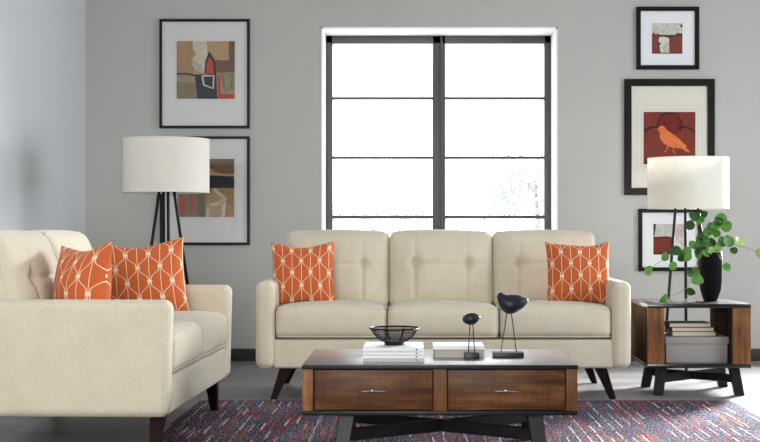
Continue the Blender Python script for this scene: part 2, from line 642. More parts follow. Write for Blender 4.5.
struct('floor', box(XL - 0.2, XR + 0.2, YF - 0.2, YB + 0.45, -0.1, 0), 'floor_boards')
struct('ceiling', box(XL - 0.2, XR + 0.2, YF - 0.2, YB + 0.45, ZC, ZC + 0.1), 'ceiling_paint')
wall_panel('wall_back', 'wall_paint', True, YB, 0.45, XL - 0.2, XR + 0.2, [(WX0, WX1, WZ0, WZ1), (2.58, 4.2, 0.6, 2.45)])
wall_panel('wall_left', 'side_wall_paint', False, XL, -0.2, YF, YB, [])
wall_panel('wall_right', 'wall_paint', False, XR, 0.2, YF, YB, [(3.4, 7.0, 0.5, 2.7)])
wall_panel('wall_front', 'wall_paint', True, YF, -0.2, XL - 0.2, XR + 0.2, [(-2.0, 0.4, 0.6, 2.6)])
struct('baseboard_back', box(XL, XR, YB - 0.014, YB, 0, 0.088, 0.003), 'dark_skirting')

# white lining of the window opening
bm = bmesh.new()
e = 0.012
add_box(bm, WX0, WX0 + e, YB - 0.004, YB + 0.42, WZ0, WZ1)
add_box(bm, WX1 - e, WX1, YB - 0.004, YB + 0.42, WZ0, WZ1)
add_box(bm, WX0, WX1, YB - 0.004, YB + 0.42, WZ1 - e, WZ1)
add_box(bm, WX0, WX1, YB - 0.02, YB + 0.42, WZ0, WZ0 + 0.02)
struct('trim_1', bm, 'white_paint')

# the window: steel frame, two casements of four panes
win = bpy.data.objects.new('window_1', None)
C.objects.link(win)
win['kind'] = 'structure'
YW = YB + 0.34
a0, a1, z0, z1 = WX0 + e, WX1 - e, WZ0 + 0.02, WZ1 - e
bm = bmesh.new()
add_box(bm, a0, a0 + 0.048, YW, YW + 0.07, z0, z1, 0.003)
add_box(bm, a1 - 0.048, a1, YW, YW + 0.07, z0, z1, 0.003)
add_box(bm, a0, a1, YW, YW + 0.07, z1 - 0.056, z1, 0.003)
add_box(bm, a0, a1, YW, YW + 0.07, z0, z0 + 0.05, 0.003)
XM = (439.0 - PX) / (F / YW)
add_box(bm, XM - 0.047, XM + 0.047, YW, YW + 0.07, z0, z1, 0.004)
add_box(bm, XM + 0.010, XM + 0.026, YW - 0.014, YW + 0.01, z0 + 0.01, z1 - 0.01, 0.004)
struct('window_frame', bm, 'window_steel', win)
sw = F / YW
bm = bmesh.new()
for py, hh in ((98, 0.010), (157.5, 0.010), (217, 0.012)):
    z = H + (PY - py) / sw
    add_box(bm, a0 + 0.03, XM - 0.03, YW + 0.015, YW + 0.05, z - hh, z + hh, 0.002)
    add_box(bm, XM + 0.03, a1 - 0.03, YW + 0.015, YW + 0.05, z - hh, z + hh, 0.002)
struct('glazing_bar', bm, 'window_steel', win)
for p0, p1 in ((a0 + 0.04, XM - 0.04), (XM + 0.04, a1 - 0.04)):
    struct('window_glass', box(p0, p1, YW + 0.030, YW + 0.034, z0 + 0.04, z1 - 0.04), 'thin_glass', win)

# ------------------------------------------------------------------ trees outside
random.seed(5)


def tree(label, loc, hgt, rad, n, leaf):
    t = thing('tree', label, 'tree', loc)
    obj('trunk', tube([(0, 0, 0), (0.1, 0, hgt * 0.35), (0, 0.1, hgt * 0.8)], 0.16, 8, r2=0.05), 'bark', t)
    bm = bmesh.new()
    for _ in range(7):
        pass
    lumps = [(Vector((random.uniform(-1, 1) * rad * .8, random.uniform(-.6, .6) * rad, hgt * random.uniform(.5, .9))), rad * random.uniform(.3, .5)) for _ in range(16)]
    for i in range(n):
        c, r = random.choice(lumps)
        d = Vector((random.gauss(0, 1), random.gauss(0, 1), random.gauss(0, 1))).normalized() * r * random.random() ** 0.5
        p = c + d
        q = Euler((random.uniform(0, 6.3), random.uniform(0, 6.3), random.uniform(0, 6.3))).to_matrix()
        vs = [bm.verts.new(p + q @ Vector(k) * leaf) for k in ((-1, 0, 0), (0, -.45, .1), (1, 0, 0), (0, .45, .1))]
        bm.faces.new(vs)
    obj('foliage', bm, 'far_leaf', t)


tree('pale leafy tree outside, seen through the lower panes right of the mullion', (4.9, 52, -0.2), 3.8, 2.2, 2600, 0.11)
tree('pale low tree outside, seen through the bottom pane left of the mullion', (-1.6, 52, -0.9), 2.7, 2.4, 2200, 0.11)

# ------------------------------------------------------------------ rug
RX0, RX1, RY0, RY1 = -1.17, 1.74, 3.9, 7.14
bm = bmesh.new()
nx, ny = 60, 60
random.seed(2)


def rug_p(i, j):
    x = RX0 + (RX1 - RX0) * i / nx
    y = RY0 + (RY1 - RY0) * j / ny
    if i in (0, nx):
        x += random.uniform(-.005, .005)
    if j in (0, ny):
        y += random.uniform(-.005, .005)
    return x, y


grid = [[bm.verts.new((*rug_p(i, j), 0.009 if 0 < i < nx and 0 < j < ny else 0.004)) for j in range(ny + 1)] for i in range(nx + 1)]
for i in range(nx):
    for j in range(ny):
        bm.faces.new([grid[i][j], grid[i + 1][j], grid[i + 1][j + 1], grid[i][j + 1]])
border = [e_ for e_ in bm.edges if len(e_.link_faces) == 1]
ex = bmesh.ops.extrude_edge_only(bm, edges=border)
for v in [q for q in ex['geom'] if isinstance(q, bmesh.types.BMVert)]:
    v.co.z = 0.0005
tag(obj('area_rug', bm, 'rug_weave'), 'flat woven rug with navy, red and cream dashes on the grey floor', 'rug')
RZ = 0.009


# ------------------------------------------------------------------ sofas
def loop_pts(hx, hz, r, y, k=5):
    pts = []
    for cx, cz, a in ((hx - r, hz - r, 0), (-hx + r, hz - r, 90), (-hx + r, -hz + r, 180), (hx - r, -hz + r, 270)):
        for i in range(k + 1):
            q = R(a + 90 * i / k)
            pts.append((cx + r * math.cos(q), y, cz + r * math.sin(q)))
    return pts


def make_sofa(name, label, loc, rz, n, cw, front_floor, deep=0.0):
    AW = 0.105
    W = n * cw + 2 * AW
    t = thing(name, label, 'sofa', loc, rz)
    # frame rail under the cushions
    obj('frame_rail', rounded(W / 2 - AW + 0.01, 0.40 + deep / 2, 0.08, 0.018, 6, 3, None, (0, 0.425 + deep / 2, 0.255)), 'linen', t)
    for s in (-1, 1):
        def armfn(p):
            k = max(0, (p.z + 0.24) / 0.48)
            p.y += 0.012 * (1 - k) if p.y < 0 else 0
            return p
        ar = obj('arm', rounded(AW / 2, 0.43 + deep / 2, 0.24, 0.040, 6, 5, armfn, (s * (W / 2 - AW / 2), 0.43 + deep / 2, 0.415)), 'linen', t)
        # welt round the front face of the arm
        pts = [(p[0] + s * (W / 2 - AW / 2), p[1], p[2] + 0.415) for p in loop_pts(AW / 2 - 0.004, 0.236, 0.040, 0.036)]
        obj('piping', tube(pts, 0.0042, 6, True), 'linen', ar)
    # back
    def backfn(p):
        p.y += (p.z + 0.35) * 0.14
        return p
    obj('back', rounded(W / 2 - AW + 0.012, 0.075, 0.355, 0.05, 8, 4, backfn, (0, 0.785 + deep, 0.53)), 'linen', t)
    # cushions
    for i in range(n):
        cx = -W / 2 + AW + cw * (i + 0.5)

        def seatfn(p, hx=cw / 2, hy=0.33 + deep / 2, hz=0.088):
            u, v, q = p.x / hx, p.y / hy, p.z / hz
            cr = (1 - min(1, abs(u)) ** 2.5) * (1 - min(1, abs(v)) ** 6)
            p.z += 0.026 * cr if q > 0 else -0.003 * cr
            p.z -= 0.010 * (v + 1) * (1 if q > 0 else 0)
            if v < -0.4:
                p.y -= 0.022 * (1 - abs(u) ** 3) * (1 - min(1, abs(q)) ** 2)
            return p
        sc = obj('seat_cushion', rounded(cw / 2 - 0.002, 0.33 + deep / 2, 0.088, 0.040, 14, 6, seatfn, (cx, 0.345 + deep / 2, 0.430)), 'linen', t)
        for q in (-1, 1):
            bmp = bmesh.new()
            pts = []
            for px_, py_, a in ((cw / 2 - 0.036, 0.29 + deep, 0), (-cw / 2 + 0.036, 0.29 + deep, 90), (-cw / 2 + 0.036, -0.294, 180), (cw / 2 - 0.036, -0.294, 270)):
                for kk in range(6):
                    an = R(a + 90 * kk / 5)
                    yy = py_ + 0.030 * math.sin(an)
                    pts.append((cx + px_ + 0.028 * math.cos(an), 0.345 + yy, 0.430 + q * 0.079 - (0.010 * (yy / 0.33 + 1) + 0.004 if q > 0 else 0)))
            add_tube(bmp, pts, 0.0035, 6, True)
            obj('piping', bmp, 'linen', sc)
        # back cushion, reclined, with two buttons and the creases that run down from them
        hx, hy, hz = cw / 2 - 0.001, 0.088, 0.225
        btn = (-hx * 0.5, hx * 0.5)
        BZ = 0.035

        def bcfn(p, hx=hx, hy=hy, hz=hz, final=True):
            u, q = p.x / hx, p.z / hz
            if p.y < 0:
                cr = (1 - min(1, abs(u)) ** 3) * (1 - min(1, abs(q)) ** 2.6)
                d = 0.080 * cr
                for bx_ in btn:
                    rr = math.hypot(p.x - bx_, (p.z - BZ))
                    d -= 0.036 * math.exp(-(rr / 0.034) ** 2)
                    cre = math.exp(-((p.x - bx_) / 0.011) ** 2)
                    d -= (0.013 if q < 0.15 else 0.006) * cre * (1 - abs(q) ** 4)
                d -= 0.010 * math.exp(-((p.z - BZ) / 0.013) ** 2) * (1 if abs(p.x) < hx * 0.5 else 0.4)
                p.y -= d
            p.z += 0.014 * (1 - abs(u) ** 2) * max(0, q)
            p.y += (p.z + hz) * 0.20
            return p
        loc_b = (cx, 0.655 + deep, 0.702)
        bc = obj('back_cushion', rounded(hx, hy, hz, 0.045, 48, 5, bcfn, loc_b), 'linen', t)
        for bx_ in btn:
            pp = bcfn(Vector((bx_, -hy, BZ))) + Vector(loc_b)
            obj('button', lathe_btn(pp), 'linen', bc)
        bmp = bmesh.new()
        pts = []
        for p in loop_pts(hx - 0.005, hz - 0.005, 0.045, -hy + 0.022, 6):
            v = Vector(p)
            v.z += 0.014 * (1 - abs(v.x / hx) ** 2) * max(0, v.z / hz)
            v.y += (v.z + hz) * 0.20
            pts.append(v + Vector(loc_b))
        add_tube(bmp, pts, 0.0035, 6, True)
        obj('piping', bmp, 'linen', bc)
    # splayed tapered legs
    for s in (-1, 1):
        for y, dy, fl in ((0.085, 0.0, front_floor), (0.795 + deep, 0.02, 0.0)):
            tx = s * (W / 2 - 0.168)
            obj('leg', hexa(rect(tx + s * 0.075, y + dy, fl + 0.001, 0.017, 0.018), rect(tx, y, 0.19, 0.034, 0.032)), 'espresso_leg', t)
    return t


def lathe_btn(p):
    bm = bmesh.new()
    bmesh.ops.create_uvsphere(bm, u_segments=12, v_segments=8, radius=0.0095)
    for v in bm.verts:
        v.co = Vector((v.co.x, v.co.y * 0.5, v.co.z)) + p + Vector((0, -0.002, 0))
    return bm


make_sofa('sofa', 'cream three-seat sofa with tufted back standing under the window', (0.1675, 7.14, 0), 0, 3, 0.62, 0.0)
make_sofa('loveseat', 'cream two-seat sofa seen from its side, beside the grey-blue wall', (-0.962, 6.04, 0), R(88.1), 2, 0.65, RZ, 0.085)


# ------------------------------------------------------------------ cushions
def make_pillow(label, loc, rot, size=0.36, thick=0.085, uo=0.0, vo=0.0, slump=0.0):
    N = 22
    bm = bmesh.new()
    uvl = bm.loops.layers.uv.new('UVMap')
    h = size / 2
    V = {}
    info = {}
    rnd = random.Random(label)
    ph = [rnd.uniform(0, 6.3) for _ in range(6)]
    for side in (1, -1):
        for i in range(N + 1):
            for j in range(N + 1):
                # denser towards the seam
                u = math.sin((i / N - 0.5) * math.pi)
                v = math.sin((j / N - 0.5) * math.pi)
                u = 0.65 * u + 0.35 * (2 * i / N - 1)
                v = 0.65 * v + 0.35 * (2 * j / N - 1)
                rim = i in (0, N) or j in (0, N)
                if rim and side == -1:
                    V[(side, i, j)] = V[(1, i, j)]
                    continue
                x = u * h * (1 - 0.055 * (1 - v * v) + 0.02 * abs(v) ** 4)
                z = v * h * (1 - 0.055 * (1 - u * u) + 0.02 * abs(u) ** 4)
                if v > 0:
                    z -= 0.018 * (1 - u * u) * v * (1 + 0.4 * math.sin(3 * u + ph[0]))
                T = thick * (max(0, 1 - u * u) * max(0, 1 - v * v)) ** 0.56
                T *= 1 - 0.15 * v
                T += 0.004 * math.sin(5 * u + ph[1]) * math.sin(4 * v + ph[2]) * (1 - u * u) * (1 - v * v)
                y = -side * T + slump * v * abs(v) * 0.5
                V[(side, i, j)] = bm.verts.new((x, y, z))
                info[V[(side, i, j)]] = (u, v)
    for side in (1, -1):
        for i in range(N):
            for j in range(N):
                q = [V[(side, i, j)], V[(side, i + 1, j)], V[(side, i + 1, j + 1)], V[(side, i, j + 1)]]
                f = bm.faces.new(q if side == 1 else q[::-1])
                for l in f.loops:
                    u, v = info[l.vert]
                    l[uvl].uv = (u * 1.66 + uo, v * 2.3 + vo)
    o = obj('throw_pillow', bm, 'orange_lattice', angle=60, recalc=False)
    for p in o.data.polygons:
        p.use_smooth = True
    o.location = loc
    o.rotation_euler = rot
    tag(o, label, 'cushion', 'orange lattice throw cushions')
    # sewn seam round the edge
    return o


make_pillow('orange lattice cushion at the arm of the large sofa nearer the two-seat sofa', (-0.63, 7.475, 0.693), (R(-15), R(-1), R(4)), 0.365, uo=0.1, vo=0.2)
make_pillow('orange lattice cushion at the arm of the large sofa nearer the end table', (0.95, 7.475, 0.694), (R(-15), R(-1), R(-5)), 0.368, uo=0.4, vo=0.45)
make_pillow('orange lattice cushion upright against the far arm of the two-seat sofa', (-1.335, 6.53, 0.698), (R(-12), R(-5), R(8)), 0.385, uo=0.35, vo=0.4)
make_pillow('orange lattice cushion turned sideways in the middle of the two-seat sofa', (-1.435, 5.64, 0.697), (R(-8), R(-4), R(-42)), 0.375, thick=0.095, uo=0.25, vo=0.55)


# ------------------------------------------------------------------ coffee table
ct = thing('coffee_table', 'low dark coffee table with two brown wood drawers on the rug', 'table', (0.108, 5.20, RZ))
CX = 0.552
zt = 0.402 - RZ
obj('table_top', box(-CX, CX, 0.0, 0.69, zt - 0.017, zt, 0.002), 'lacquered_top', ct)
obj('edge_band', box(-CX - 0.0008, CX + 0.0008, -0.0012, 0.691, zt - 0.0165, zt - 0.0012, 0.001), 'black_wood', ct)
bm = box(-CX + 0.003, CX - 0.003, 0.03, 0.685, 0.205, zt - 0.017, 0.001)
obj('case', bm, 'weathered_brown', ct)
obj('bottom_board', box(-CX + 0.001, CX - 0.001, 0.003, 0.687, 0.190, 0.2085, 0.002), 'black_wood', ct)
for x0, x1 in ((-0.551, -0.508), (-0.026, 0.028), (0.506, 0.551)):
    obj('post', box(x0, x1, 0.004, 0.06, 0.2085, zt - 0.017, 0.002), 'post_wood', ct)
for x0, x1 in ((-0.500, -0.030), (0.032, 0.501)):
    dr = obj('drawer', box(x0, x1, 0.008, 0.05, 0.2115, zt - 0.021, 0.002), 'walnut', ct)
    cx = (x0 + x1) / 2
    cz = 0.288
    bm = bmesh.new()
    add_tube(bm, [(cx - 0.047, -0.008, cz - 0.001), (cx - 0.02, -0.011, cz + 0.001), (cx + 0.02, -0.011, cz + 0.001), (cx + 0.047, -0.008, cz - 0.001)], 0.0032, 8)
    for s in (-1, 1):
        add_tube(bm, [(cx + s * 0.03, 0.010, cz), (cx + s * 0.03, -0.010, cz)], 0.003, 8)
    bmesh.ops.create_uvsphere(bm, u_segments=10, v_segments=6, radius=0.0075, matrix=Matrix.Translation((cx - 0.006, -0.013, cz + 0.003)))
    obj('handle', bm, 'silver', dr)


def x_base(t, pts_top, pts_foot, zt_, zb, half_w, sw, sz0, sz1, m_, foot_z=0.0):
    """four splayed legs and two crossing stretchers, corners in order fl fr br bl"""
    for (a, b_) in zip(pts_top, pts_foot):
        obj('leg', hexa(rect(b_[0], b_[1], foot_z + 0.001, half_w, half_w * 0.75), rect(a[0], a[1], zt_, half_w * 1.05, half_w * 0.8)), m_, t)
    for i, j in ((0, 2), (1, 3)):
        k = (sz0 + sz1) / 2 / zt_
        A = Vector((*[pts_foot[i][q] + (pts_top[i][q] - pts_foot[i][q]) * k for q in (0, 1)], 0))
        B = Vector((*[pts_foot[j][q] + (pts_top[j][q] - pts_foot[j][q]) * k for q in (0, 1)], 0))
        d = (B - A).normalized()
        nrm = Vector((-d.y, d.x, 0)) * sw
        dz = 0.0 if i == 0 else 0.0015
        q = [A - nrm, B - nrm, B + nrm, A + nrm]
        obj('stretcher', hexa([(*p.xy, sz0 + dz) for p in q], [(*p.xy, sz1 + dz) for p in q]), m_, t)


x_base(ct, [(-0.375, 0.10), (0.385, 0.10), (0.385, 0.59), (-0.375, 0.59)],
       [(-0.405, 0.07), (0.415, 0.07), (0.415, 0.62), (-0.405, 0.62)], 0.192, 0, 0.030, 0.016, 0.075, 0.125, 'black_wood')
for px_ in (355, 520):
    p = at(px_, 423.5, 5.42)
    obj('leveller', lathe([(0, 0), (0.010, 0), (0.010, 0.012), (0, 0.012)], 12, loc=(p.x - 0.108, p.y - 5.20, 0.178)), 'silver', ct)

# ------------------------------------------------------------------ books
TZ = 0.4022


def book(label, x0, x1, y0, y1, z0, z1, cover, pages, spine='front', marks=None, group=None, rz=0.0):
    cx, cy = (x0 + x1) / 2, (y0 + y1) / 2
    t = thing('book', label, 'book', (cx, cy, z0), rz, group)
    a, b_, h = (x1 - x0) / 2, (y1 - y0) / 2, z1 - z0
    c = 0.0022
    bm = bmesh.new()
    add_box(bm, -a, a, -b_, b_, 0, c, 0.0006, 1)
    add_box(bm, -a, a, -b_, b_, h - c, h, 0.0006, 1)
    if spine == 'front':
        add_box(bm, -a, a, -b_, -b_ + c, c * .5, h - c * .5, 0.0006, 1)
    elif spine == 'left':
        add_box(bm, -a, -a + 0.006, -b_, b_, c * .5, h - c * .5, 0.001, 1)
    else:
        add_box(bm, -a, a, b_ - c, b_, c * .5, h - c * .5, 0.0006, 1)
    mats = [cover]
    if marks:
        mats.append(marks[1])
        add_box(bm, marks[0] - cx - 0.0035, marks[0] - cx + 0.0035, -b_ - 0.0006, -b_ + 0.0004, h * 0.28, h * 0.72, 0, 1, mi=1)
    obj('cover', bm, mats, t)
    q = 0.004
    if spine == 'front':
        pb = box(-a + q, a - q, -b_ + c, b_ - q, c, h - c)
    elif spine == 'left':
        pb = box(-a + 0.006, a - q, -b_ + q, b_ - q, c, h - c)
    else:
        pb = box(-a + q, a - q, -b_ + q, b_ - c, c, h - c)
    obj('page_block', pb, pages, t)
    return t


SB = F / 5.32
bx0, bx1 = (363 - PX) / SB, (424 - PX) / SB
mk = (416.5 - PX) / SB
zs = [TZ, TZ + 0.0145, TZ + 0.0285, TZ + 0.0425, TZ + 0.058]
book('grey-spined book at the bottom of the stack under the wire bowl', bx0, bx1, 5.315, 5.60, zs[0], zs[1], 'cover_grey', 'paper', 'front', (mk, 'dot_pink'), 'white books under the wire bowl')
book('white book second from the bottom of the stack under the wire bowl', bx0 - .001, bx1 + .001, 5.312, 5.60, zs[1], zs[2] - .0012, 'cover_white', 'paper', 'front', (mk, 'dot_black'), 'white books under the wire bowl')
book('white book with a green spine mark in the stack under the wire bowl', bx0, bx1, 5.316, 5.60, zs[2], zs[3] - .0012, 'cover_white', 'paper', 'front', (mk, 'dot_green'), 'white books under the wire bowl')
book('white book on top of the stack, carrying the wire bowl', bx0, bx1 - .001, 5.312, 5.60, zs[3], zs[4], 'cover_white', 'paper', 'front', (mk, 'dot_black'), 'white books under the wire bowl')

SB2 = F / 5.49
c0, c1 = (433 - PX) / SB2, (485.5 - PX) / SB2
book('beige closed book lying under a white one behind the small bird', c0 + 0.004, c1, 5.50, 5.68, TZ, TZ + 0.034, 'cover_grey', 'page_grey', 'back', None, 'books behind the small bird')
book('thin white book lying on a beige one behind the small bird', c0, c1 - 0.006, 5.495, 5.675, TZ + 0.034, TZ + 0.050, 'cover_white', 'paper', 'front', None, 'books behind the small bird')

# ------------------------------------------------------------------ wire bowl
bp = at(394.5, 344, 5.47)
bowl = thing('wire_bowl', 'dark wire bowl standing on the stack of white books', 'bowl', (bp.x, 5.455, zs[4] + 0.0002))
prof = [(0.040, 0.012), (0.058, 0.018), (0.074, 0.030), (0.088, 0.046), (0.098, 0.060), (0.104, 0.070)]


def ring(r, z, rad, seg=40):
    return [(r * math.cos(2 * math.pi * i / seg), r * math.sin(2 * math.pi * i / seg), z) for i in range(seg)]


bm = bmesh.new()
for i in range(16):
    f = i / 15 * (len(prof) - 1)
    k = min(int(f), len(prof) - 2)
    r = prof[k][0] + (prof[k + 1][0] - prof[k][0]) * (f - k)
    z = prof[k][1] + (prof[k + 1][1] - prof[k][1]) * (f - k)
    if i < 15:
        add_tube(bm, ring(r, z, 0), 0.0008, 5, True)
for i in range(56):
    a = 2 * math.pi * i / 56
    add_tube(bm, [(r * math.cos(a), r * math.sin(a), z) for r, z in prof], 0.0007, 5)
add_tube(bm, ring(0.02, 0.012, 0), 0.0008, 5, True)
obj('wire_mesh', bm, 'dark_wire', bowl)
bm = bmesh.new()
for i in range(8):
    a = 2 * math.pi * (i + 0.5) / 8
    add_tube(bm, [(r * math.cos(a), r * math.sin(a), z) for r, z in prof], 0.0018, 6)
obj('rib', bm, 'black_metal', bowl)
obj('rim', tube(ring(0.104, 0.070, 0), 0.0032, 8, True), 'black_metal', bowl)
obj('foot', lathe([(0, 0.0), (0.041, 0.0), (0.042, 0.003), (0.042, 0.014), (0.036, 0.016), (0, 0.016)], 32), 'black_metal', bowl)


# ------------------------------------------------------------------ bird figures
def bird(label, x, y, base, body_c, body_fn, legs, beak):
    t = thing('bird_figurine', label, 'figurine', (x, y, TZ))
    bw, bd, bh = base
    obj('base', box(-bw / 2, bw / 2, -bd / 2, bd / 2, 0, bh, 0.0015), 'matt_navy_black', t)
    bm = body_fn()
    bmesh.ops.translate(bm, verts=bm.verts, vec=body_c)
    obj('body', bm, 'matt_navy_black', t, angle=80)
    for a, b_ in legs:
        obj('leg', tube([a, b_], 0.0022, 8), 'dark_wire', t)
    tip, root, r = beak
    obj('beak', tube([root, tip], r, 8, r2=r * 0.15), 'page_grey', t)
    return t


def egg_small():
    bm = bmesh.new()
    bmesh.ops.create_uvsphere(bm, u_segments=28, v_segments=18, radius=1.0)
    for v in bm.verts:
        x, y, z = v.co
        k = 1 - 0.28 * max(0, x) ** 2
        zz = z * 0.026 * k * (0.9 if z > 0 else 1.05)
        v.co = Vector((x * 0.038, y * 0.024 * k, zz + 0.003 * x))
    return bm


def bird_big():
    """body as stacked sections along x: beak-side head bump at -x, pointed tail at +x"""
    # x, zc, half height, half depth
    S = [(-0.064, 0.030, 0.001, 0.001), (-0.062, 0.024, 0.014, 0.012), (-0.055, 0.017, 0.026, 0.020), (-0.044, 0.009, 0.036, 0.028), (-0.034, 0.002, 0.0385, 0.033),
         (-0.022, -0.003, 0.040, 0.037), (-0.008, -0.003, 0.0415, 0.039), (0.008, -0.002, 0.0405, 0.038), (0.024, 0.002, 0.0365, 0.034),
         (0.040, 0.003, 0.027, 0.027), (0.054, 0.008, 0.0175, 0.018), (0.064, 0.011, 0.008, 0.009), (0.068, 0.012, 0.001, 0.001)]
    bm = bmesh.new()
    rings = []
    for x, zc, hz, hy in S:
        rg = []
        for j in range(24):
            a = 2 * math.pi * j / 24
            z = math.sin(a) * hz
            rg.append(bm.verts.new((x, math.cos(a) * hy, zc + z)))
        rings.append(rg)
    for A, B in zip(rings, rings[1:]):
        for j in range(24):
            bm.faces.new([A[j], A[(j + 1) % 24], B[(j + 1) % 24], B[j]])
    bm.faces.new(rings[0])
    bm.faces.new(rings[-1][::-1])
    # round head rising at the front
    h = bmesh.new()
    bmesh.ops.create_uvsphere(h, u_segments=18, v_segments=12, radius=1.0)
    for v in h.verts:
        v.co = Vector((v.co.x * 0.0165 - 0.049, v.co.y * 0.016, v.co.z * 0.019 + 0.029))
    merge(bm, h)
    return bm


s1 = F / 5.455
p = Vector(((471.5 - PX) / s1, 5.455, 0))
bird('small black egg-shaped bird on two wire legs beside the flat books', p.x, 5.45, (0.064, 0.045, 0.025),
     Vector((0.0, 0, (359 - 318.8) / s1)), egg_small,
     [((-0.014, 0, 0.02), (-0.006, 0, 0.150)), ((0.013, 0, 0.02), (0.005, 0, 0.150))],
     ((-0.041, 0, 0.183), (-0.030, 0, 0.177), 0.006))
s2 = F / 5.50
p = Vector(((508.5 - PX) / s2, 5.50, 0))
bird('large black bird with raised head on tall wire legs, beside the smaller bird', p.x, 5.53, (0.130, 0.075, 0.021),
     Vector((0.018, 0, (357 - 303.5) / s2)), bird_big,
     [((-0.030, 0, 0.018), (-0.004, 0, 0.190)), ((0.036, 0, 0.018), (0.014, 0, 0.190))],
     ((-0.056, 0, 0.279), (-0.040, 0, 0.264), 0.008))

# ------------------------------------------------------------------ end table
et = thing('end_table', 'open brown wood end table with crossed black base beside the sofa', 'table', (1.608, 7.30, 0))
EX = 0.291
ED = 0.56
obj('table_top', box(-EX, EX, 0, ED, 0.500, 0.523, 0.002), 'espresso_top', et)
obj('bottom_board', box(-EX, EX, 0, ED, 0.163, 0.186, 0.002), 'espresso_top', et)
for x0, x1 in ((-EX + 0.001, -EX + 0.096), (EX - 0.104, EX - 0.001)):
    sp = obj('side_panel', box(x0, x1, 0.012, ED - 0.002, 0.186, 0.500, 0.001), 'weathered_brown', et)
    obj('front_post', box(x0 + 0.0005, x1 - 0.0005, 0.001, 0.014, 0.1865, 0.4995, 0.001), 'post_wood', sp)
x_base(et, [(-0.190, 0.10), (0.215, 0.10), (0.215, 0.46), (-0.190, 0.46)],
       [(-0.218, 0.085), (0.245, 0.085), (0.245, 0.475), (-0.218, 0.475)], 0.165, 0, 0.027, 0.014, 0.070, 0.115, 'black_wood')

sb = thing('storage_box', 'grey lidded storage box on the lower board of the end table', 'box', (1.606, 7.36, 0.1863))
obj('box_body', box(-0.172, 0.176, 0.006, 0.30, 0, 0.115, 0.003), 'box_grey', sb)
obj('lid', box(-0.178, 0.182, 0.0, 0.306, 0.106, 0.147, 0.004), 'box_grey', sb)
z0 = 0.1863 + 0.1472
S3 = F / 7.43
xs = [(671.5, 715.5), (671, 714), (668.5, 711)]
lab = ['dark-spined book at the bottom of the stack on the grey box', 'dark-spined book in the middle of the stack on the grey box', 'brown-covered book on top of the stack on the grey box']
for i in range(3):
    x0, x1 = [(q - PX) / S3 for q in xs[i]]
    book(lab[i], x0, x1, 7.415 + 0.004 * i, 7.60, z0 + 0.0248 * i, z0 + 0.0248 * (i + 1) - 0.0002, 'cover_brown' if i else 'cover_tan', 'page_cream', 'left', None, 'books on the grey box')

# ------------------------------------------------------------------ vase and branches
VX, VY, VZ = (710.5 - PX) / (F / 7.62), 7.62, 0.5232
vase = lathe([(0, 0), (0.036, 0), (0.040, 0.003), (0.049, 0.030), (0.060, 0.065), (0.066, 0.11), (0.0685, 0.17), (0.0685, 0.25), (0.067, 0.281),
              (0.064, 0.285), (0.060, 0.281), (0.060, 0.20), (0.04, 0.03), (0, 0.02)], 40, loc=(0, 0, 0))
vo = obj('vase', vase, 'vase_black')
vo.location = (VX, VY, VZ)
tag(vo, 'tall matt black vase holding green branches on the end table', 'vase')

pl = thing('leafy_branches', 'green round-leaved branches spilling from the black vase', 'plant', (VX, VY, VZ))
random.seed(11)
S4 = F / 7.62


def P(px_, py_, dy=0.0):
    q = at(px_, py_, VY + dy)
    return q - Vector((VX, VY, VZ))


def leaf(bm, c, r, mi, tilt=None):
    n = Vector((random.uniform(-.7, .7), -1.0, random.uniform(-.5, .8))).normalized()
    q = n.to_track_quat('Z', 'Y').to_matrix()
    sp = Matrix.Rotation(random.uniform(0, 6.28), 3, 'Z')
    K = 12
    lo, hi = [], []
    for th, lst in ((0.0, lo), (0.0009, hi)):
        for k in range(K):
            a = 2 * math.pi * k / K
            rr = r * (1 + 0.10 * math.cos(a) - 0.05 * math.cos(2 * a)) * (1.0 if k else 1.12)
            p3 = Vector((rr * math.cos(a), rr * 0.92 * math.sin(a), 0))
            p3.z = 0.28 * r * (abs(p3.y) / r) ** 1.5 - 0.12 * r * (p3.x / r) ** 2 + th
            lst.append(bm.verts.new(c + q @ (sp @ p3)))
    cl = bm.verts.new(c)
    ch = bm.verts.new(c + q @ Vector((0, 0, 0.0009)))
    for k in range(K):
        j = (k + 1) % K
        for f in (bm.faces.new([cl, lo[j], lo[k]]), bm.faces.new([ch, hi[k], hi[j]]), bm.faces.new([lo[k], lo[j], hi[j], hi[k]])):
            f.material_index = mi


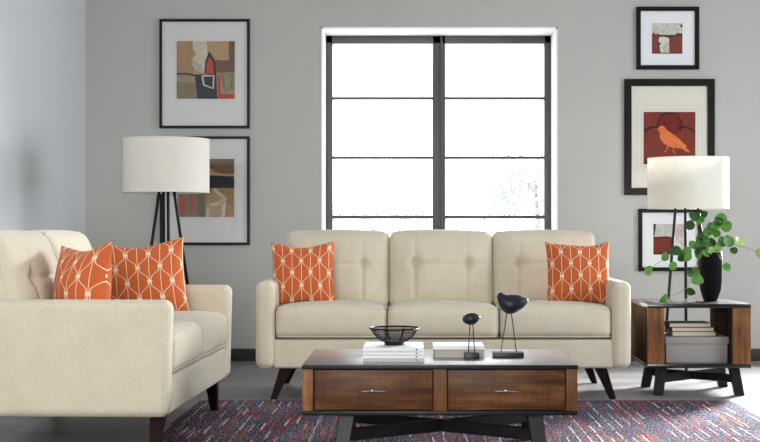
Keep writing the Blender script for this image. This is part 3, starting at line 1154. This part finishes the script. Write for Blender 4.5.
branches = [
    # stem way-points (px, py, dy) and leaves (px, py, radius px, shade 0 mid 1 light 2 dark)
    ([(710, 289, 0), (711, 252, 0.0), (711, 235, -.02), (718, 226, -.03), (725, 220, -.03)],
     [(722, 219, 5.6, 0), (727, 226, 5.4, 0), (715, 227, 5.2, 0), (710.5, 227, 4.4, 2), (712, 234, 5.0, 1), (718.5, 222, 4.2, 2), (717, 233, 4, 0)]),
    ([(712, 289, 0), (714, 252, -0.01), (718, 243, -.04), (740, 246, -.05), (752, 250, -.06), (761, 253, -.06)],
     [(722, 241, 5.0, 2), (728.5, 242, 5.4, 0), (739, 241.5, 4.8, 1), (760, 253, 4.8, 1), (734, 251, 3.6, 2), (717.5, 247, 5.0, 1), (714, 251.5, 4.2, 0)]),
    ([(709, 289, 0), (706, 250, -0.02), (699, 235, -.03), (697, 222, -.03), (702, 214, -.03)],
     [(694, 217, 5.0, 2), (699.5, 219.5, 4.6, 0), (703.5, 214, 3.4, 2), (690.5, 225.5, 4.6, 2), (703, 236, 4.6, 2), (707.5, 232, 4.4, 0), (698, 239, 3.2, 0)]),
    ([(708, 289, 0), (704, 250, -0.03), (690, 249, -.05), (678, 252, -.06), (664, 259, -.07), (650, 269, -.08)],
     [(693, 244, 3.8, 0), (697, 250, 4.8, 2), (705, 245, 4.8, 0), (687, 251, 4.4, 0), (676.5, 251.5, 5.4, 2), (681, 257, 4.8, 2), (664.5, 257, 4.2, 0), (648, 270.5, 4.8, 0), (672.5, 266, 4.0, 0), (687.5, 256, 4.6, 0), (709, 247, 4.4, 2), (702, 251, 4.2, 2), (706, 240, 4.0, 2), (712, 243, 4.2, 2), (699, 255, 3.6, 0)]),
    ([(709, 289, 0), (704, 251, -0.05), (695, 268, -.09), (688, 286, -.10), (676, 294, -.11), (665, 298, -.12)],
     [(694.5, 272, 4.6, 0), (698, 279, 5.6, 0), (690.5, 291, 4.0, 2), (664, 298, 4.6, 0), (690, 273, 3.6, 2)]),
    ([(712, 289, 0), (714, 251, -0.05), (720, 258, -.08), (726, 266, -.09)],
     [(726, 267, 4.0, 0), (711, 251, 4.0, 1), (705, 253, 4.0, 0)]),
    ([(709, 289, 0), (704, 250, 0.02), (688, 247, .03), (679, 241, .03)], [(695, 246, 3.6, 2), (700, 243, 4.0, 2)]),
]
for way, leaves in branches:
    pts = [P(*q) for q in way]
    # smooth the way-points
    fine = []
    for i in range(len(pts) - 1):
        p0, p1, p2, p3 = pts[max(i - 1, 0)], pts[i], pts[i + 1], pts[min(i + 2, len(pts) - 1)]
        for k in range(5):
            s = k / 5
            fine.append(0.5 * ((2 * p1) + (p2 - p0) * s + (2 * p0 - 5 * p1 + 4 * p2 - p3) * s * s + (3 * p1 - p0 - 3 * p2 + p3) * s ** 3))
    fine.append(pts[-1])
    bm = bmesh.new()
    add_tube(bm, fine, 0.0026, 6, r2=0.0013)
    lf = bmesh.new()
    for (lx, ly, lr, mi) in leaves:
        near = min(fine[6:], key=lambda q: (q - P(lx, ly, q.y)).length)
        c = P(lx, ly, near.y + random.uniform(-.015, .015))
        add_tube(bm, [near, (near + c) / 2 + Vector((0, 0, .004)), c], 0.0010, 5)
        leaf(lf, c, lr * 1.15 / S4, mi)
    br = obj('branch', bm, 'stem_brown', pl)
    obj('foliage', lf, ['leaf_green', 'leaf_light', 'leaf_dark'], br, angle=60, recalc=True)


# ------------------------------------------------------------------ lamps
def lamp(label, x, y, r, ztop, zbot, legs, group):
    """legs: list of ((x,y) at the shade, (x,y) at the floor) relative to the lamp's axis"""
    t = thing('floor_lamp', label, 'lamp', (x, y, 0), 0, group)
    sh = obj('lamp_shade', lathe([(r, zbot), (r, ztop), (r - 0.004, ztop), (r - 0.004, zbot)], 64, close=True), 'shade_linen', t)
    for z in (zbot, ztop):
        obj('shade_hem', tube(ring(r - 0.0005, z, 0, 64), 0.0032, 6, True), 'shade_linen', sh)
    zi = zbot + 0.10
    for a, b_ in legs:
        k = 0.10 / (zbot)
        top = (a[0] + (a[0] - b_[0]) * k, a[1] + (a[1] - b_[1]) * k, zi)
        obj('leg', tube([(b_[0], b_[1], 0.001), (a[0], a[1], zbot), top], 0.0098, 10, r2=0.0088), 'black_metal', t)
    obj('hub', lathe([(0, zi - 0.01), (0.06, zi - 0.01), (0.06, zi + 0.012), (0, zi + 0.012)], 24), 'black_metal', t)
    obj('socket', lathe([(0, zi + 0.012), (0.02, zi + 0.012), (0.02, zi + 0.07), (0, zi + 0.07)], 16), 'black_metal', t)
    bm = lathe([(0, zi + 0.07), (0.012, zi + 0.07), (0.03, zi + 0.105), (0.03, zi + 0.125), (0.016, zi + 0.15), (0, zi + 0.155)], 16)
    obj('bulb', bm, 'cover_white', t)
    bm = bmesh.new()
    for k in range(3):
        a = 2 * math.pi * k / 3
        add_tube(bm, [(0.02 * math.cos(a), 0.02 * math.sin(a), zi + 0.03), (r * 0.97 * math.cos(a), r * 0.97 * math.sin(a), ztop - 0.02)], 0.002, 6)
    obj('shade_spider', bm, 'black_metal', t)
    return t


sL = 170.0
yL = F / sL
lamp('floor lamp with cream drum shade on four black rods, behind the two-seat sofa', (166.5 - PX) / sL, yL, 0.25, H + (PY - 139.5) / sL, H + (PY - 192.5) / sL,
     [((-7 / sL, -.01), (-33.5 / sL, -.06)), ((-4 / sL, .03), (-8 / sL, .19)), ((2.5 / sL, -.03), (9.5 / sL, -.19)), ((7.5 / sL, .01), (34.5 / sL, .06))], 'drum-shade tripod lamps')
sR_ = 158.0
yR = F / sR_
lamp('floor lamp with cream drum shade on black rods, behind the end table', (688 - PX) / sR_, yR, 0.253, H + (PY - 158.5) / sR_, H + (PY - 208.5) / sR_,
     [((-13.5 / sR_, -.03), (-29 / sR_, -.11)), ((-1 / sR_, .05), (5 / sR_, .20)), ((9 / sR_, -.03), (30 / sR_, -.11))], 'drum-shade tripod lamps')

# ------------------------------------------------------------------ pictures
SW = F / YB


def poly(bm, pts, layer, mi, w_, h_):
    """a flat shape on the print; pts in 0..1 from the print's top left corner"""
    y = -0.0006 - 0.0003 * layer
    f = bm.faces.new([bm.verts.new(((u - 0.5) * w_, y, (0.5 - v) * h_)) for u, v in pts])
    f.material_index = mi


def stroke(bm, pts, wd, layer, mi, w_, h_):
    P2 = [Vector((u, v)) for u, v in pts]
    L, Rr = [], []
    for i, p in enumerate(P2):
        d = (P2[min(i + 1, len(P2) - 1)] - P2[max(i - 1, 0)]).normalized()
        nn = Vector((-d.y, d.x)) * wd / 2
        L.append(p + nn)
        Rr.append(p - nn)
    for i in range(len(P2) - 1):
        poly(bm, [L[i], L[i + 1], Rr[i + 1], Rr[i]], layer, mi, w_, h_)


def picture(label, x0, x1, y0, y1, fw, art, mats, draw, frame_m, mat_m, inner=None, bev=None):
    X0, X1 = (x0 - PX) / SW, (x1 - PX) / SW
    Z1, Z0 = H + (PY - y0) / SW, H + (PY - y1) / SW
    cx, cz = (X0 + X1) / 2, (Z0 + Z1) / 2
    hw, hh = (X1 - X0) / 2, (Z1 - Z0) / 2
    t = thing('framed_picture', label, 'picture', (cx, YB - 0.001, cz), 0, 'framed pictures on the back wall')
    f = fw / SW
    bm = bmesh.new()
    D = 0.028
    add_box(bm, -hw, hw, -D, 0, hh - f, hh, 0.002, 1)
    add_box(bm, -hw, hw, -D, 0, -hh, -hh + f, 0.002, 1)
    add_box(bm, -hw, -hw + f, -D + .0003, 0, -hh + f * .9, hh - f * .9, 0.002, 1)
    add_box(bm, hw - f, hw, -D + .0003, 0, -hh + f * .9, hh - f * .9, 0.002, 1)
    obj('frame', bm, frame_m, t)
    mo = obj('mat_board', box(-hw + f * .8, hw - f * .8, -0.012, -0.002, -hh + f * .8, hh - f * .8), mat_m, t)
    a0_, a1_, b0_, b1_ = art
    ax, az = ((a0_ + a1_) / 2 - PX) / SW - cx, H + (PY - (b0_ + b1_) / 2) / SW - cz
    aw, ah = (a1_ - a0_) / SW, (b1_ - b0_) / SW
    bm = bmesh.new()
    poly(bm, [(0, 0), (1, 0), (1, 1), (0, 1)], 0, 0, aw, ah)
    draw(bm, aw, ah)
    for v in bm.verts:
        v.co += Vector((ax, -0.0122, az))
    for fc in bm.faces:
        fc.normal_update()
        if fc.normal.y > 0:
            fc.normal_flip()
    obj('art_print', bm, mats, t, recalc=False)
    bm = bmesh.new()
    for k in ([0.012] if inner is None else inner):
        q = 0.0022
        w2, h2 = aw / 2 + k, ah / 2 + k
        for bx_ in ((-w2 - q, w2 + q, h2, h2 + q), (-w2 - q, w2 + q, -h2 - q, -h2), (-w2 - q, -w2, -h2, h2), (w2, w2 + q, -h2, h2)):
            add_box(bm, ax + bx_[0], ax + bx_[1], -0.0132, -0.0118, az + bx_[2], az + bx_[3])
    obj('mat_bevel', bm, bev or 'art_pale', mo)
    obj('glazing', box(-hw + f * .9, hw - f * .9, -0.0185, -0.0165, -hh + f * .9, hh - f * .9), 'thin_glass', t)
    return t


A1 = ['art_tan', 'art_ochre', 'art_khaki', 'art_olive', 'art_bone', 'art_stone', 'art_navy', 'art_red', 'art_brown', 'art_orange']


def draw1(bm, w_, h_):
    q = lambda p, l, m_: poly(bm, p, l, m_, w_, h_)
    q([(0, 0), (.32, 0), (.33, .16), (.27, .3), (.30, .55), (0, .55)], 1, 1)
    q([(.28, 0), (.52, 0), (.53, .24), (.46, .56), (.36, .52), (.27, .42), (.29, .28), (.36, .22), (.28, .15)], 2, 4)
    q([(.27, .36), (.32, .30), (.45, .48), (.46, .56), (.36, .52)], 3, 5)
    q([(.52, 0), (.68, 0), (.66, .34), (.57, .2)], 1, 0)
    q([(.68, 0), (.90, 0), (.90, .33), (.66, .33)], 2, 0)
    q([(.90, 0), (1, 0), (1, .55), (.66, .55), (.66, .33), (.90, .33)], 2, 8)
    q([(0, .58), (.34, .60), (.36, 1), (0, 1)], 1, 2)
    q([(0, .70), (.35, .73), (.36, 1), (0, 1)], 2, 3)
    q([(.66, .55), (1, .55), (1, 1), (.70, 1)], 2, 2)
    stroke(bm, [(0, .565), (.2, .57), (.36, .60)], .035, 4, 6, w_, h_)
    stroke(bm, [(.68, .56), (1, .54)], .02, 4, 1, w_, h_)
    q([(.31, .58), (.68, .56), (.70, 1), (.36, 1)], 4, 6)
    q([(.48, .56), (.49, .36), (.56, .17), (.66, .33), (.68, .57)], 5, 6)
    q([(.51, .56), (.52, .38), (.565, .26), (.63, .37), (.64, .56)], 6, 7)
    stroke(bm, [(.45, .60), (.64, .60), (.63, .82), (.47, .76), (.44, .60)], .035, 7, 4, w_, h_)
    q([(.70, .6), (.75, .6), (.76, .92), (1, .92), (1, 1), (.71, 1)], 5, 7)
    stroke(bm, [(.80, .58), (.81, .78), (.86, .86), (.94, .82), (.96, .58)], .035, 6, 3, w_, h_)


def draw2(bm, w_, h_):
    q = lambda p, l, m_: poly(bm, p, l, m_, w_, h_)
    q([(0, 0), (.5, 0), (.5, .5), (0, .5)], 1, 1)
    q([(.5, 0), (1, 0), (1, .28), (.55, .22)], 2, 8)
    q([(.5, .28), (1, .30), (1, .5), (.5, .5)], 2, 6)
    stroke(bm, [(.5, .12), (.68, .27), (1, .27)], .03, 3, 0, w_, h_)
    q([(0, .5), (.5, .5), (.5, 1), (0, 1)], 2, 3)
    q([(.02, .62), (.08, .60), (.14, .74), (.12, .92), (.04, .95)], 3, 7)
    q([(.22, .60), (.28, .60), (.30, .9), (.22, .9)], 3, 7)
    q([(.34, .55), (.48, .58), (.48, 1), (.38, 1)], 3, 8)
    q([(.5, .5), (1, .5), (1, 1), (.5, 1)], 2, 1)
    q([(.62, .52), (.84, .68), (.80, .98), (.56, .98), (.52, .72)], 3, 0)
    stroke(bm, [(.64, .52), (.84, .68), (.80, 1.0)], .06, 4, 4, w_, h_)
    stroke(bm, [(.52, .82), (.82, .72)], .05, 4, 4, w_, h_)
    stroke(bm, [(.53, .78), (.53, 1.0)], .06, 4, 4, w_, h_)


A3 = ['art_cloud', 'art_maroon', 'art_dark', 'art_pale', 'art_brick', 'art_bone', 'art_pink']


def draw3(bm, w_, h_):
    q = lambda p, l, m_: poly(bm, p, l, m_, w_, h_)
    q([(0, .36), (.08, .30), (.12, .38), (.20, .32), (.26, .40), (.78, .40), (.80, .32), (1, .34), (1, 1), (0, 1)], 1, 1)
    q([(.22, .38), (.78, .38), (1, .33), (1, .40), (.6, .44), (.56, .48), (.36, .44), (.22, .46)], 2, 2)
    q([(.24, .46), (.38, .44), (.56, .48), (.58, 1), (.30, 1), (.24, .74), (.30, .68), (.22, .6)], 3, 3)
    q([(.40, .64), (.56, .62), (.58, 1), (.36, 1)], 4, 5)
    q([(.60, .46), (1, .42), (1, 1), (.60, 1)], 2, 4)
    q([(.0, .40), (.22, .42), (.2, .7), (.24, 1), (0, 1)], 2, 4)
    stroke(bm, [(0, .98), (1, .98)], .03, 5, 2, w_, h_)
    q([(.92, .05), (1, .04), (1, .12), (.95, .15)], 2, 2)
    stroke(bm, [(.80, .1), (.82, .3)], .03, 2, 5, w_, h_)


def draw5(bm, w_, h_):
    q = lambda p, l, m_: poly(bm, p, l, m_, w_, h_)
    q([(.08, 0), (1, 0), (1, .40), (.5, .42), (.3, .38), (.08, .42)], 1, 0)
    q([(0, .42), (.4, .40), (.62, .43), (.62, 1), (0, 1)], 2, 1)
    q([(.05, .5), (.5, .48), (.55, .95), (.05, .95)], 3, 4)
    q([(.62, .1), (1, .1), (1, .45), (.62, .44)], 3, 6)
    q([(.62, .44), (1, .45), (1, 1), (.62, 1)], 2, 3)
    q([(0, 0), (.08, 0), (.06, .2), (.03, .4), (0, .4)], 2, 2)
    stroke(bm, [(0, .97), (.62, .97)], .04, 4, 2, w_, h_)


A4 = ['art_brick', 'art_dark', 'art_maroon', 'art_orange']


def draw4(bm, w_, h_):
    # quatrefoil behind, orange perching bird in front
    def arc(cx, cy, r, a0_, a1_, n=12):
        return [(cx + r * math.cos(R(a0_ + (a1_ - a0_) * i / n)), cy + r * math.sin(R(a0_ + (a1_ - a0_) * i / n))) for i in range(n + 1)]
    poly(bm, arc(.5, .25, .235, 180, 540, 24)[:-1], 1, 2, w_, h_)
    stroke(bm, arc(.5, .25, .235, 150, 390), .035, 2, 1, w_, h_)
    stroke(bm, arc(.23, .56, .27, 218, 292), .035, 2, 1, w_, h_)
    stroke(bm, arc(.77, .56, .27, -112, -38), .035, 2, 1, w_, h_)
    stroke(bm, [(.02, .99), (.98, .99)], .03, 2, 1, w_, h_)
    bird_ = [(.255, .35), (.29, .29), (.35, .265), (.41, .29), (.44, .34), (.52, .40), (.62, .46), (.71, .54), (.78, .62), (.84, .655), (.80, .665), (.90, .765), (.86, .785),
             (.76, .72), (.70, .695), (.60, .69), (.50, .67), (.41, .62), (.34, .55), (.31, .47), (.32, .40), (.29, .36)]
    poly(bm, bird_, 4, 3, w_, h_)
    stroke(bm, [(.47, .64), (.45, .72), (.41, .77)], .018, 4, 3, w_, h_)
    stroke(bm, [(.58, .68), (.57, .76), (.61, .80)], .018, 4, 3, w_, h_)


picture('upper abstract picture in thin black frame above the lamp shade', 160, 250, 19.5, 128.5, 2.6, (177, 235, 41.5, 99), A1, draw1, 'frame_black', 'mat_grey', [0.008])
picture('lower abstract picture in thin black frame, half hidden by a lamp shade', 160.5, 250, 136.5, 245, 2.6, (178, 234.5, 159, 217), A1, draw2, 'frame_black', 'mat_grey', [0.008])
picture('small square red and cream abstract picture hung topmost of the three', 636, 698.5, 7.2, 69.8, 4.2, (651.5, 682, 23.5, 54), A3, draw3, 'frame_black', 'mat_white', [0.004], 'mat_white')
picture('tall picture of an orange bird on red in a thick dark frame', 624, 714, 79.3, 195, 7.0, (643.2, 695, 112, 164), A4, draw4, 'frame_brown_black', 'mat_cream', [0.016, 0.046], 'art_line')
picture('square red and white picture behind the lamp rods and green leaves', 638, 701, 208.8, 271, 3.8, (653, 686, 224, 254.5), A3, draw5, 'frame_black', 'mat_white', [0.004], 'mat_white')
